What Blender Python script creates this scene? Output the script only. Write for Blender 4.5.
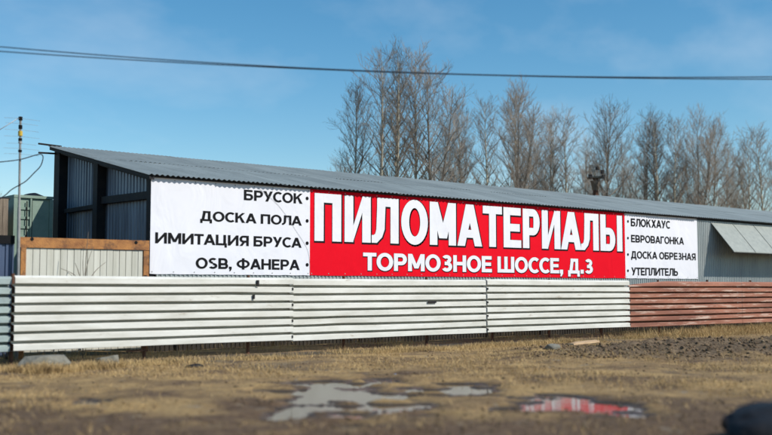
import bpy, math, random
import numpy as np
from mathutils import Vector, Matrix

for o in list(bpy.data.objects):
    bpy.data.objects.remove(o, do_unlink=True)
SC = bpy.context.scene
COL = SC.collection
rnd = random.Random(7)
nrg = np.random.default_rng(11)

# ------------------------------------------------------------------ camera
FPX, CX, CY, HOR = 1000.0, 386.0, 217.5, 289.0
EYE = 1.6
YAW = math.atan2(.632, .775)
PIT = math.atan2(HOR - CY, FPX)
Fh = Vector((math.sin(YAW), math.cos(YAW), 0)); Rh = Vector((math.cos(YAW), -math.sin(YAW), 0)); Up = Vector((0, 0, 1))
cam = bpy.data.cameras.new('camera')
cam.sensor_width = 36.0
cam.lens = FPX / 772 * 36
cam.clip_end = 6000
cam.dof.use_dof = True
cam.dof.focus_distance = 32.0
cam.dof.aperture_fstop = cam.lens / 1000 / 0.095
camo = bpy.data.objects.new('camera', cam)
camo.location = (0, 0, EYE)
camo.rotation_euler = (math.pi / 2 + PIT, 0, -YAW)
COL.objects.link(camo)
SC.camera = camo

def ray(px, py):
    f = Fh * math.cos(PIT) + Up * math.sin(PIT)
    u = Up * math.cos(PIT) - Fh * math.sin(PIT)
    return f * FPX + Rh * (px - CX) + u * (CY - py)
def on_ground(px, py, z=0.0):
    d = ray(px, py); k = (z - EYE) / d.z
    return Vector((d.x * k, d.y * k, z))
def on_y(px, py, Y):
    d = ray(px, py); k = Y / d.y
    return Vector((d.x * k, Y, EYE + d.z * k))
def on_depth(px, py, Z):
    d = ray(px, py); k = Z / (d.dot(Fh))
    return Vector((d.x * k, d.y * k, EYE + d.z * k))

# ------------------------------------------------------------------ light
SUNV = Vector((.60, -1.02, .97)).normalized()
sun_el = math.asin(SUNV.z)
sun_az = math.atan2(SUNV.x, SUNV.y)
w = bpy.data.worlds.new('World'); SC.world = w; w.use_nodes = True
nt = w.node_tree
bg = nt.nodes['Background']
sky = nt.nodes.new('ShaderNodeTexSky'); sky.sky_type = 'NISHITA'; sky.sun_disc = False
sky.sun_elevation = sun_el; sky.sun_rotation = sun_az
sky.air_density = 1.0; sky.dust_density = .25; sky.ozone_density = 2.2; sky.altitude = 100
# a trace of thin cirrus over the whole sky
tc = nt.nodes.new('ShaderNodeTexCoord')
mp = nt.nodes.new('ShaderNodeMapping'); mp.inputs['Scale'].default_value = (1.6, 3.5, 5.0); mp.inputs['Rotation'].default_value = (.2, .5, .6)
nz = nt.nodes.new('ShaderNodeTexNoise'); nz.inputs['Scale'].default_value = 1.8; nz.inputs['Detail'].default_value = 7; nz.inputs['Roughness'].default_value = .55
rp = nt.nodes.new('ShaderNodeValToRGB'); rp.color_ramp.elements[0].position = .50; rp.color_ramp.elements[1].position = .95
rp.color_ramp.elements[1].color = (.34, .34, .34, 1)
mx = nt.nodes.new('ShaderNodeMixRGB'); mx.inputs[2].default_value = (7.2, 7.6, 8.0, 1)
L = nt.links.new
L(tc.outputs['Generated'], mp.inputs[0]); L(mp.outputs[0], nz.inputs['Vector']); L(nz.outputs['Fac'], rp.inputs[0])
L(rp.outputs[0], mx.inputs[0]); hs = nt.nodes.new('ShaderNodeHueSaturation'); hs.inputs['Hue'].default_value = .489; hs.inputs['Saturation'].default_value = 1.32; hs.inputs['Value'].default_value = 1.0
L(sky.outputs[0], hs.inputs['Color']); L(hs.outputs[0], mx.inputs[1]); L(mx.outputs[0], bg.inputs[0])
bg.inputs[1].default_value = .124
sl = bpy.data.lights.new('sun', 'SUN'); sl.energy = 4.5; sl.angle = math.radians(.5); sl.color = (1, .95, .87)
so = bpy.data.objects.new('sun', sl); so.rotation_euler = SUNV.to_track_quat('Z', 'Y').to_euler(); so.location = (0, -10, 30)
COL.objects.link(so)
SC.view_settings.view_transform = 'Standard'; SC.view_settings.look = 'None'
SC.view_settings.exposure = 0.09; SC.view_settings.gamma = 1
SC.view_settings.use_curve_mapping = False

# ------------------------------------------------------------------ materials
def mat(name, col, col2=None, scale=3.0, rough=.7, metal=0.0, bump=0.0, bscale=40.0, spots=None, stretch=(1, 1, 1), lo=.35, hi=.65, spec=.4, sscale=2.0, slo=.58, shi=.66, vary=0.0):
    m = bpy.data.materials.new(name); m.use_nodes = True
    n = m.node_tree.nodes; l = m.node_tree.links.new
    b = n['Principled BSDF']
    b.inputs['Roughness'].default_value = rough; b.inputs['Metallic'].default_value = metal
    b.inputs['Specular IOR Level'].default_value = spec
    t = n.new('ShaderNodeTexCoord'); ma = n.new('ShaderNodeMapping'); ma.inputs['Scale'].default_value = stretch
    geo = n.new('ShaderNodeNewGeometry')
    l(geo.outputs['Position'], ma.inputs[0])
    c = n.new('ShaderNodeMixRGB'); c.inputs[1].default_value = (*col, 1); c.inputs[2].default_value = (*(col2 or col), 1)
    no = n.new('ShaderNodeTexNoise'); no.inputs['Scale'].default_value = scale; no.inputs['Detail'].default_value = 6; no.inputs['Roughness'].default_value = .62
    l(ma.outputs[0], no.inputs['Vector'])
    r = n.new('ShaderNodeMapRange'); r.inputs[1].default_value = lo; r.inputs[2].default_value = hi
    l(no.outputs['Fac'], r.inputs[0]); l(r.outputs[0], c.inputs[0])
    out = c.outputs[0]
    if spots:
        n2 = n.new('ShaderNodeTexNoise'); n2.inputs['Scale'].default_value = sscale; n2.inputs['Detail'].default_value = 8; n2.inputs['Roughness'].default_value = .7
        l(ma.outputs[0], n2.inputs['Vector'])
        r2 = n.new('ShaderNodeMapRange'); r2.inputs[1].default_value = slo; r2.inputs[2].default_value = shi
        l(n2.outputs['Fac'], r2.inputs[0])
        c2 = n.new('ShaderNodeMixRGB'); c2.inputs[2].default_value = (*spots, 1)
        l(r2.outputs[0], c2.inputs[0]); l(out, c2.inputs[1]); out = c2.outputs[0]
    if vary:
        oi = n.new('ShaderNodeObjectInfo'); vr = n.new('ShaderNodeMapRange'); vr.inputs[3].default_value = 1 - vary; vr.inputs[4].default_value = 1 + vary
        l(oi.outputs['Random'], vr.inputs[0]); hv = n.new('ShaderNodeHueSaturation'); l(vr.outputs[0], hv.inputs['Value']); l(out, hv.inputs['Color']); out = hv.outputs[0]
    l(out, b.inputs['Base Color'])
    if bump:
        nb = n.new('ShaderNodeTexNoise'); nb.inputs['Scale'].default_value = bscale; nb.inputs['Detail'].default_value = 4
        l(geo.outputs['Position'], nb.inputs['Vector'])
        bu = n.new('ShaderNodeBump'); bu.inputs['Strength'].default_value = bump; bu.inputs['Distance'].default_value = .02
        l(nb.outputs['Fac'], bu.inputs['Height']); l(bu.outputs[0], b.inputs['Normal'])
    return m

M = {}
M['fence_white'] = mat('fence_white', (.68, .675, .625), (.53, .52, .46), 1.6, .66, bump=.08, bscale=7, spots=(.24, .17, .10), stretch=(.55, 1, 2.6), sscale=3.0, slo=.61, shi=.80)
M['fence_pale'] = mat('fence_pale', (.33, .40, .38), (.25, .31, .31), 2.0, .6, bump=.2, bscale=9, spots=(.14, .12, .1), stretch=(.5, 1, 2), slo=.63, shi=.72)
M['fence_red'] = mat('fence_red', (.38, .16, .10), (.20, .078, .05), 1.1, .78, bump=.12, bscale=12, spots=(.54, .40, .32), stretch=(.30, 1, 3.0), sscale=2.6, slo=.52, shi=.66)
M['rust'] = mat('rust', (.42, .19, .06), (.23, .095, .036), 3.5, .85, bump=.6, bscale=30, spots=(.12, .06, .035), sscale=3.2, slo=.50, shi=.66)
M['rust_dark'] = mat('rust_dark', (.16, .07, .04), (.08, .04, .025), 6, .9, bump=.4)
M['dark_steel'] = mat('dark_steel', (.014, .014, .017), (.026, .022, .02), 4, .7, 0, bump=.2, spec=.2)
M['wall_metal'] = mat('wall_metal', (.34, .37, .36), (.26, .29, .29), 1.2, .48, .25, bump=.06, bscale=14, stretch=(1, 1, .25), vary=.08)
M['gable_metal_shaded'] = mat('gable_metal_shaded', (.21, .25, .31), (.11, .13, .17), 1.6, .42, .35, bump=.06, bscale=14, stretch=(1, 1.6, .2), vary=.15)  # same grey metal as the wall, its shade painted in as darker, bluer colour
M['roof_metal'] = mat('roof_metal', (.33, .37, .36), (.26, .295, .29), 1.1, .62, .15, bump=.12, bscale=30, spots=(.20, .22, .21), stretch=(1.6, .35, 1), sscale=1.3, slo=.52, shi=.78, vary=.10)
M['awning_metal'] = mat('awning_metal', (.30, .32, .29), (.24, .26, .24), 5, .62, .1, bump=.2, bscale=50)
M['gate_white'] = mat('gate_white', (.56, .55, .48), (.44, .43, .36), 2.6, .7, bump=.15, bscale=20, spots=(.36, .20, .07), stretch=(3.0, 1, .16), sscale=1.6, slo=.62, shi=.74, vary=.07)
M['blue_sheet'] = mat('blue_sheet', (.055, .085, .15), (.04, .06, .11), 2, .5, .1, bump=.1, stretch=(1, 1, .3))
M['green_paint'] = mat('green_paint', (.23, .31, .25), (.17, .24, .195), 2.0, .7, bump=.2, bscale=18, spots=(.22, .15, .09), sscale=2.5, slo=.63, shi=.75)
M['wood_old'] = mat('wood_old', (.24, .19, .14), (.13, .10, .075), 4, .9, bump=.5, bscale=30, stretch=(3, 3, .35))
M['wood_new'] = mat('wood_new', (.60, .42, .25), (.46, .31, .18), 6, .8, bump=.3, stretch=(.5, 3, 3))
M['ink'] = mat('ink', (.005, .005, .006), (.007, .007, .008), 4, .6, spec=.12)
M['base_shade'] = mat('base_shade', (.045, .04, .034), (.022, .02, .018), 3, .85, bump=.3, spec=.2)  # near-black brown: shade behind the fence, put into the colour
M['concrete'] = mat('concrete', (.215, .205, .17), (.13, .125, .10), 5, .92, bump=.7, bscale=26, spots=(.29, .28, .24), sscale=6)
M['bark_pale'] = mat('bark_pale', (.60, .54, .40), (.36, .32, .23), 1.6, .9, bump=.5, bscale=10, stretch=(1, 1, .5), spots=(.09, .08, .07), sscale=2.0, slo=.6, shi=.7)
M['twig'] = mat('twig', (.36, .30, .24), (.21, .175, .14), 1.4, .9, spec=.2)
M['bark_dark'] = mat('bark_dark', (.20, .165, .125), (.11, .09, .07), 1.4, .9, bump=.5, bscale=10)
M['black_rubber'] = mat('black_rubber', (.008, .008, .009), (.014, .014, .016), 6, .6, bump=.8, bscale=7, spec=.18)
M['pole_grey'] = mat('pole_grey', (.34, .34, .33), (.22, .22, .21), 5, .6, .3)
M['yellow'] = mat('yellow', (.55, .38, .04), (.5, .33, .03), 5, .6)
M['cable_black'] = mat('cable_black', (.012, .012, .02), (.02, .02, .028), 3, .6)
M['white_rope'] = mat('white_rope', (.7, .72, .74), (.6, .62, .64), 3, .6)
M['blue_litter'] = mat('blue_litter', (.12, .2, .34), (.15, .25, .38), 8, .4)
M['grass_dry'] = mat('grass_dry', (.64, .46, .22), (.36, .23, .095), 13, .85, spots=(.19, .12, .055), sscale=1.1, slo=.50, shi=.66, spec=.2)
M['pebble'] = mat('pebble', (.19, .13, .078), (.095, .064, .039), 11, .95, spots=(.27, .21, .14), sscale=9, slo=.58, shi=.62, spec=.2)
M['lamp_metal'] = mat('lamp_metal', (.20, .17, .14), (.28, .22, .15), 3, .7, .2)

def banner_mat(name, col):
    m = mat(name, col, tuple(c * .96 for c in col), .7, .65, spec=.06)
    n = m.node_tree.nodes; l = m.node_tree.links.new
    b = n['Principled BSDF']; geo = n.new('ShaderNodeNewGeometry')
    sep = n.new('ShaderNodeSeparateXYZ'); l(geo.outputs['Position'], sep.inputs[0])
    ma = n.new('ShaderNodeMapping'); ma.inputs['Scale'].default_value = (.9, 1, .55); ma.inputs['Rotation'].default_value = (0, .5, 0)
    l(geo.outputs['Position'], ma.inputs[0])
    nb = n.new('ShaderNodeTexNoise'); nb.inputs['Scale'].default_value = 1.3; nb.inputs['Detail'].default_value = 3; nb.inputs['Distortion'].default_value = .8
    l(ma.outputs[0], nb.inputs['Vector'])
    bu = n.new('ShaderNodeBump'); bu.inputs['Strength'].default_value = .34; bu.inputs['Distance'].default_value = .12
    l(nb.outputs['Fac'], bu.inputs['Height']); l(bu.outputs[0], b.inputs['Normal'])
    return m
M['banner_white'] = banner_mat('banner_white', (.735, .735, .775))
M['banner_red'] = banner_mat('banner_red', (.72, .004, .016))
M['print_white'] = banner_mat('print_white', (.745, .745, .775))

# ------------------------------------------------------------------ mesh helpers
class MB:
    def __init__(s): s.v = []; s.f = []
    def poly(s, pts):
        i = len(s.v); s.v += [tuple(p) for p in pts]; s.f.append(tuple(range(i, i + len(pts))))
    def box(s, x0, x1, y0, y1, z0, z1):
        i = len(s.v)
        s.v += [(x, y, z) for z in (z0, z1) for y in (y0, y1) for x in (x0, x1)]
        for q in ((0, 2, 3, 1), (4, 5, 7, 6), (0, 1, 5, 4), (2, 6, 7, 3), (0, 4, 6, 2), (1, 3, 7, 5)): s.f.append(tuple(i + k for k in q))
    def hexa(s, p):      # 8 points: bottom loop of four, top loop of four
        i = len(s.v); s.v += [tuple(q) for q in p]
        for q in ((3, 2, 1, 0), (4, 5, 6, 7), (0, 1, 5, 4), (1, 2, 6, 5), (2, 3, 7, 6), (3, 0, 4, 7)): s.f.append(tuple(i + k for k in q))
    def tube(s, pts, rad, n=6, cap=True):
        pts = [Vector(p) for p in pts]
        if not hasattr(rad, '__len__'): rad = [rad] * len(pts)
        i0 = len(s.v); ref = Vector((.31, .77, .12))
        for k, p in enumerate(pts):
            t = (pts[min(k + 1, len(pts) - 1)] - pts[max(k - 1, 0)]).normalized()
            a = t.cross(ref)
            if a.length < 1e-3: a = t.cross(Vector((1, 0, 0)))
            a.normalize(); b = t.cross(a)
            for j in range(n):
                q = 2 * math.pi * j / n
                s.v.append(tuple(p + a * (math.cos(q) * rad[k]) + b * (math.sin(q) * rad[k])))
        for k in range(len(pts) - 1):
            for j in range(n):
                a0 = i0 + k * n + j; a1 = i0 + k * n + (j + 1) % n
                s.f.append((a0, a1, a1 + n, a0 + n))
        if cap:
            s.f.append(tuple(i0 + j for j in range(n - 1, -1, -1)))
            s.f.append(tuple(i0 + (len(pts) - 1) * n + j for j in range(n)))
    def mesh(s, name, m, smooth=False):
        me = bpy.data.meshes.new(name); me.from_pydata(s.v, [], s.f); me.update()
        if m is not None: me.materials.append(M[m] if isinstance(m, str) else m)
        if smooth: me.polygons.foreach_set('use_smooth', [True] * len(me.polygons))
        return me
    def build(s, name, m, parent=None, smooth=False):
        return link(name, s.mesh(name, m, smooth), parent)

def link(name, me, parent=None, loc=None):
    o = bpy.data.objects.new(name, me); COL.objects.link(o)
    if parent is not None: o.parent = parent
    if loc is not None: o.location = loc
    return o
def tag(o, label, cat, group=None):
    o['label'] = label; o['category'] = cat
    if group: o['group'] = group
    return o
def thing(name, label, cat, loc=(0, 0, 0), group=None):
    o = bpy.data.objects.new(name, None); o.location = loc; o.empty_display_size = .2
    COL.objects.link(o); return tag(o, label, cat, group)
def part(mb, name, m, root, smooth=False):
    """mesh given in world coordinates, parented to an unrotated empty"""
    l = root.location; r = root.parent
    off = Vector(l)
    while r is not None: off += r.location; r = r.parent
    mb.v = [(a - off.x, b - off.y, c - off.z) for a, b, c in mb.v]
    return mb.build(name, m, root, smooth)

# value noise
def vnoise(x, y, seed=0):
    xi = np.floor(x).astype(np.int64); yi = np.floor(y).astype(np.int64); fx = x - xi; fy = y - yi
    def h(a, b):
        n = (a * 374761393 + b * 668265263 + seed * 1442695041) & 0xffffffff
        n = ((n ^ (n >> 13)) * 1274126177) & 0xffffffff
        return ((n ^ (n >> 16)) & 0xffff) / 65535.0
    u = fx * fx * (3 - 2 * fx); v = fy * fy * (3 - 2 * fy)
    return (h(xi, yi) * (1 - u) + h(xi + 1, yi) * u) * (1 - v) + (h(xi, yi + 1) * (1 - u) + h(xi + 1, yi + 1) * u) * v
def fbm(x, y, oct=4, seed=0):
    s = 0; a = .5
    for k in range(oct): s = s + a * vnoise(x * 2 ** k, y * 2 ** k, seed + k); a *= .5
    return s
def sstep(a, b, x):
    t = np.clip((x - a) / (b - a), 0, 1); return t * t * (3 - 2 * t)

# ------------------------------------------------------------------ ground
WL = -.045      # water level
def gp(px, py): return on_ground(px, py, WL)
PUD = []        # centre, lateral half axis, depth half axis, slant
for px0, px1, py0, py1, sl_ in ((285, 432, 379, 426, .0), (432, 490, 382, 397, 0.), (508, 636, 398, 421, 0.), (480, 540, 407, 417, 0.), (66, 118, 400, 409, 0.), (250, 330, 410, 428, 0.)):
    c = gp((px0 + px1) / 2, (py0 + py1) / 2)
    za = gp(386, py0).dot(Fh); zb = gp(386, py1).dot(Fh)
    c = Fh * ((za + zb) / 2) + Rh * ((((px0 + px1) / 2) - CX) / FPX * (za + zb) / 2)
    PUD.append((c, (px1 - px0) / 2 / FPX * (za + zb) / 2, (za - zb) / 2))
MOUND = [(on_ground(690, 352), 5.0, 2.0, .30), (on_ground(790, 350), 4.5, 2.2, .34), (on_ground(560, 351), 2.4, .7, .13)]
def pud_mask(x, y):
    m = np.full(x.shape, -1.0)
    lg = x * Rh.x + y * Rh.y; fg = x * Fh.x + y * Fh.y
    nse = (fbm(lg * .8, fg * 1.3, 2, 5) - .37) * 2.2 + (fbm(lg * 1.9, fg * 4.2, 4, 6) - .47) * 2.6
    for c, a, b in PUD:
        dx = x - c.x; dy = y - c.y
        lu = dx * Rh.x + dy * Rh.y; fu = dx * Fh.x + dy * Fh.y
        r = np.sqrt((lu / a) ** 2 + (fu / b) ** 2)
        m = np.maximum(m, np.where(r < 3, 1.12 - r + nse * .75, -1))
    return m
def mound_mask(x, y):
    m = np.zeros(x.shape)
    for c, a, b, h in MOUND:
        d = ((x - c.x) / a) ** 2 + ((y - c.y) / b) ** 2
        m = np.maximum(m, np.exp(-d * 1.2) * h)
    return m
def height(x, y):
    near = np.exp(-((x / 90) ** 2 + (y / 90) ** 2))
    h = (fbm(x * .35, y * .35, 3, 1) - .40) * .09 + (fbm(x * 2.2, y * 2.2, 4, 2) - .45) * .055
    mm = mound_mask(x, y)
    h = h + mm * (1 + .9 * (fbm(x * 3.1, y * 3.1, 4, 9) - .45)) + (mm > .04) * sstep(.04, .12, mm) * (fbm(x * 5, y * 5, 3, 19) - .45) * .16
    h = np.maximum(h, -.025)
    # a low bank of grass towards the fence
    h = h + sstep(19.6, 21.0, y) * (1 - sstep(21.4, 22.2, y)) * (-.06 + .13 * sstep(28, 34, x) + (fbm(x * 1.3, y * 1.3, 3, 4) - .45) * .08)
    pm = pud_mask(x, y)
    h = h - .085 * sstep(-.25, .6, pm)
    return h * near
def hz(x, y): return float(height(np.array([float(x)]), np.array([float(y)]))[0])

def axis(lo, hi, step, far):
    d = list(np.arange(lo, hi + 1e-6, step)); a = []; s = step; q = lo
    while q > -far: s *= 1.45; q -= s; a.append(q)
    b = []; s = step; q = hi
    while q < far: s *= 1.45; q += s; b.append(q)
    return np.array(a[::-1] + d + b)
gx = axis(1.5, 42, .075, 3000); gy = axis(4, 24, .075, 3000)
GX, GY = np.meshgrid(gx, gy); GZ = height(GX, GY)
nx, ny = len(gx), len(gy)
co = np.stack([GX.ravel(), GY.ravel(), GZ.ravel()], 1)
ii = (np.arange(ny - 1)[:, None] * nx + np.arange(nx - 1)[None, :]).ravel()
fa = np.stack([ii, ii + 1, ii + nx + 1, ii + nx], 1)
def np_mesh(name, co, fa, m, smooth=False):
    me = bpy.data.meshes.new(name)
    k = fa.shape[1]
    me.vertices.add(len(co)); me.vertices.foreach_set('co', co.astype(np.float32).ravel())
    me.loops.add(fa.size); me.loops.foreach_set('vertex_index', fa.astype(np.int32).ravel())
    me.polygons.add(len(fa)); me.polygons.foreach_set('loop_start', np.arange(0, fa.size, k, dtype=np.int32))
    me.polygons.foreach_set('loop_total', np.full(len(fa), k, dtype=np.int32))
    me.update(calc_edges=True); me.validate()
    me.materials.append(M[m])
    if smooth: me.polygons.foreach_set('use_smooth', [True] * len(me.polygons))
    return me
# soil material: dead straw, brown mud, pebbly patches; wet and dark close to the water level
def soil_mat():
    m = bpy.data.materials.new('soil'); m.use_nodes = True
    n = m.node_tree.nodes; l = m.node_tree.links.new; b = n['Principled BSDF']
    geo = n.new('ShaderNodeNewGeometry'); sep = n.new('ShaderNodeSeparateXYZ'); l(geo.outputs['Position'], sep.inputs[0])
    def noise(s, d, ro=.6):
        q = n.new('ShaderNodeTexNoise'); q.inputs['Scale'].default_value = s; q.inputs['Detail'].default_value = d; q.inputs['Roughness'].default_value = ro
        l(geo.outputs['Position'], q.inputs['Vector']); return q.outputs['Fac']
    def rng(s, a, c):
        q = n.new('ShaderNodeMapRange'); q.inputs[1].default_value = a; q.inputs[2].default_value = c; l(s, q.inputs[0]); return q.outputs[0]
    def mix(f, a, c):
        q = n.new('ShaderNodeMixRGB'); l(f, q.inputs[0])
        for k, s in ((1, a), (2, c)):
            if isinstance(s, tuple): q.inputs[k].default_value = (*s, 1)
            else: l(s, q.inputs[k])
        return q.outputs[0]
    mud = mix(rng(noise(6, 8, .7), .35, .68), (.078, .047, .028), (.175, .115, .067))
    straw = mix(rng(noise(14, 8, .75), .35, .68), (.26, .165, .068), (.51, .35, .155))
    la = n.new('ShaderNodeAttribute'); la.attribute_name = 'lane'
    sb_ = n.new('ShaderNodeMath'); sb_.operation = 'SUBTRACT'; l(noise(.6, 7, .68), sb_.inputs[0]); l(la.outputs['Fac'], sb_.inputs[1])
    col = mix(rng(sb_.outputs[0], .38, .60), mud, straw)
    col = mix(rng(noise(2.1, 7, .7), .60, .68), col, (.26, .22, .16))
    at = n.new('ShaderNodeAttribute'); at.attribute_name = 'dug'
    dug = mix(rng(noise(9, 8, .75), .38, .66), (.07, .047, .029), (.23, .165, .10))
    col = mix(at.outputs['Fac'], col, dug)
    wet = n.new('ShaderNodeMapRange'); wet.inputs[1].default_value = -.040; wet.inputs[2].default_value = -.002; l(sep.outputs[2], wet.inputs[0])
    col = mix(wet.outputs[0], (.066, .048, .033), col)
    l(col, b.inputs['Base Color'])
    rr = n.new('ShaderNodeMapRange'); rr.inputs[1].default_value = -.035; rr.inputs[2].default_value = -.005; rr.inputs[3].default_value = .28; rr.inputs[4].default_value = .95
    l(sep.outputs[2], rr.inputs[0]); l(rr.outputs[0], b.inputs['Roughness']); b.inputs['Specular IOR Level'].default_value = .25
    bu = n.new('ShaderNodeBump'); bu.inputs['Strength'].default_value = .8; bu.inputs['Distance'].default_value = .03
    l(noise(28, 6, .7), bu.inputs['Height']); l(bu.outputs[0], b.inputs['Normal'])
    return m
M['soil'] = soil_mat()
gme = np_mesh('ground', co, fa, 'soil', True)
da = gme.attributes.new('dug', 'FLOAT', 'POINT')
da.data.foreach_set('value', sstep(.05, .13, mound_mask(co[:, 0], co[:, 1]) + (fbm(co[:, 0] * 1.5, co[:, 1] * 1.5, 4, 41) - .47) * .16).astype(np.float32))
la_ = gme.attributes.new('lane', 'FLOAT', 'POINT')
def lane(x, y): return .20 * (1 - sstep(11.8, 15.0, x * Fh.x + y * Fh.y + (fbm(x * .5, y * .5, 3, 61) - .45) * 6))
la_.data.foreach_set('value', lane(co[:, 0], co[:, 1]).astype(np.float32))
ground = link('ground', gme); ground['kind'] = 'structure'

def water_mat():
    m = bpy.data.materials.new('muddy_water'); m.use_nodes = True
    n = m.node_tree.nodes; l = m.node_tree.links.new; b = n['Principled BSDF']
    b.inputs['Base Color'].default_value = (.05, .04, .03, 1); b.inputs['Roughness'].default_value = .07; b.inputs['IOR'].default_value = 1.33
    b.inputs['Specular IOR Level'].default_value = .5
    geo = n.new('ShaderNodeNewGeometry')
    q = n.new('ShaderNodeTexNoise'); q.inputs['Scale'].default_value = 5; q.inputs['Detail'].default_value = 3; l(geo.outputs['Position'], q.inputs['Vector'])
    bu = n.new('ShaderNodeBump'); bu.inputs['Strength'].default_value = .12; bu.inputs['Distance'].default_value = .02
    l(q.outputs['Fac'], bu.inputs['Height']); l(bu.outputs[0], b.inputs['Normal'])
    return m
M['muddy_water'] = water_mat()
for q, (c, a, b) in enumerate(PUD):
    mb = MB(); mb.poly([tuple(c + Rh * (math.cos(t) * a * 1.7) + Fh * (math.sin(t) * b * 1.7) + Up * (WL - .002 * q)) for t in [2 * math.pi * k / 40 for k in range(40)]])
    o = mb.build('puddle_water', 'muddy_water'); o['kind'] = 'structure'

# ------------------------------------------------------------------ lumber shed
WY = 23.57; GXX = 11.45; LEN = 43.0; REAR = 30.25
EAVE_Y = 23.37
p1 = on_y(150, 174.8, EAVE_Y); p2 = on_y(54, 146.8, REAR + .1)
RS = (p2.z - p1.z) / (REAR + .1 - EAVE_Y)
def rz(y): return p1.z + RS * (y - EAVE_Y)
shed = thing('lumber_shed', 'long grey corrugated metal shed with sloping roof carrying the banners', 'shed', (GXX, WY, 0))

def corr(n_waves, pitch, depth, kind):
    """profile (u, d) of one sheet"""
    pts = []
    for k in range(n_waves):
        if kind == 'sine':
            for j in range(8): pts.append(((k + j / 8) * pitch, depth * .5 * (1 - math.cos(2 * math.pi * j / 8))))
        else:
            for a, d in ((0, 0), (.40, 0), (.52, depth), (.88, depth)): pts.append(((k + a) * pitch, d))
    pts.append((n_waves * pitch, 0)); return pts
# roof sheets, waves running down the slope
prof = corr(7, .15, .034, 'sine'); sw = 1.05
ROOF_X0 = GXX - .16
y0, y1 = EAVE_Y, REAR + .15
mb = MB()
mid = 4
def course(ya, yb, lift):
    mb = MB(); ys = [ya + (yb - ya) * k / 3 for k in range(4)]
    for q, yv in enumerate(ys):
        for u, d in prof: mb.v.append((u, yv - WY, rz(yv) + d + lift * (1 - q / 3)))
    nn = len(prof)
    for r in range(3):
        for k in range(nn - 1): mb.f.append((r * nn + k, r * nn + k + 1, (r + 1) * nn + k + 1, (r + 1) * nn + k))
    return mb.mesh('roof_sheet', 'roof_metal')
ym = y0 + (y1 - y0) * .5
low, high = course(y0, ym + .1, 0), course(ym, y1, .009)
smb = MB(); smb.tube([(0, 0, 0), (0, 0, .02)], .016, 6); screw = smb.mesh('screw', 'lamp_metal')
for k in range(int(LEN / sw) + 1):
    x = ROOF_X0 + k * sw - GXX
    a = link('roof_sheet', low, shed, (x, rnd.uniform(-.03, .03), .004 * (k % 2) + rnd.uniform(0, .004)))
    b = link('roof_sheet', high, shed, (x, rnd.uniform(-.04, .03), .004 * (k % 2) + rnd.uniform(0, .004)))
ROOF_X1 = ROOF_X0 + (int(LEN / sw) + 1) * sw
# front wall sheets
prof = corr(8, .13, .022, 'trap'); sw = 1.04
mb = MB()
for z in (.02, 4.42):
    for u, d in prof: mb.v.append((u, -d, z))
nn = len(prof)
for k in range(nn - 1): mb.f.append((k, k + 1, nn + k + 1, nn + k))
wme = mb.mesh('wall_sheet', 'wall_metal')
for k in range(int(LEN / sw)):
    link('wall_sheet', wme, shed, (.12 + k * sw, .003 * (k % 2), 0))
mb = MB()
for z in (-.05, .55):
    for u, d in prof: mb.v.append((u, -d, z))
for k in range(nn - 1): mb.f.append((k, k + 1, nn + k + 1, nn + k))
bme = mb.mesh('base_shade_sheet', 'base_shade')  # added dark strip over the wall foot, paints the shade behind the fence
for k in range(int(LEN / sw)): link('base_shade_sheet', bme, shed, (.12 + k * sw, -.017 + .003 * (k % 2), 0))
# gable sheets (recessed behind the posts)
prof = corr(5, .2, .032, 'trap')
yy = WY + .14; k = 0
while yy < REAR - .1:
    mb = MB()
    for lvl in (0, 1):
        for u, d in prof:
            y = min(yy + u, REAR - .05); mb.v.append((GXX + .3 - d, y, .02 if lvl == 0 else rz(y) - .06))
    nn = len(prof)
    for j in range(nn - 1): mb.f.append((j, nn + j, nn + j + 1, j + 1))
    part(mb, 'gable_sheet', 'gable_metal_shaded', shed); yy += 1.0
# frame
def bx(name, m, root, *a):
    mb = MB(); mb.box(*a); return part(mb, name, m, root)
ymid = on_y(96.5, 200, 27.0).y
ymid = 11.5 * ray(96.5, 200).y / ray(96.5, 200).x
for ya, yb in ((WY + .0, WY + .24), (ymid - .15, ymid + .15), (REAR - .42, REAR)):
    bx('post', 'dark_steel', shed, GXX, GXX + .26, ya, yb, 0, rz(ya) - .05)
def girt(ya, yb, za, zb, h=.14):
    mb = MB(); x0, x1 = GXX + .10, GXX + .25
    mb.hexa([(x0, ya, za - h), (x1, ya, za - h), (x1, yb, zb - h), (x0, yb, zb - h), (x0, ya, za), (x1, ya, za), (x1, yb, zb), (x0, yb, zb)])
    part(mb, 'girt', 'dark_steel', shed)
za = EYE + (HOR - 191) / FPX * 25.9
girt(WY + .24, ymid - .2, za, za + .06, .2); girt(ymid + .2, REAR - .62, za - .12, za - .12, .12)
mb = MB()
x0, x1 = GXX - .10, GXX + .1
def raft(ya, yb, x0, x1, t, h, name='rafter'):
    mb = MB()
    mb.hexa([(x0, ya, rz(ya) - t - h), (x1, ya, rz(ya) - t - h), (x1, yb, rz(yb) - t - h), (x0, yb, rz(yb) - t - h), (x0, ya, rz(ya) - t), (x1, ya, rz(ya) - t), (x1, yb, rz(yb) - t), (x0, yb, rz(yb) - t)])
    return part(mb, name, 'dark_steel', shed)
raft(EAVE_Y + .05, REAR + .1, GXX - .12, GXX + .02, .01, .10)
raft(WY + .02, REAR - .02, GXX + .03, GXX + .24, .02, .15)
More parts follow.
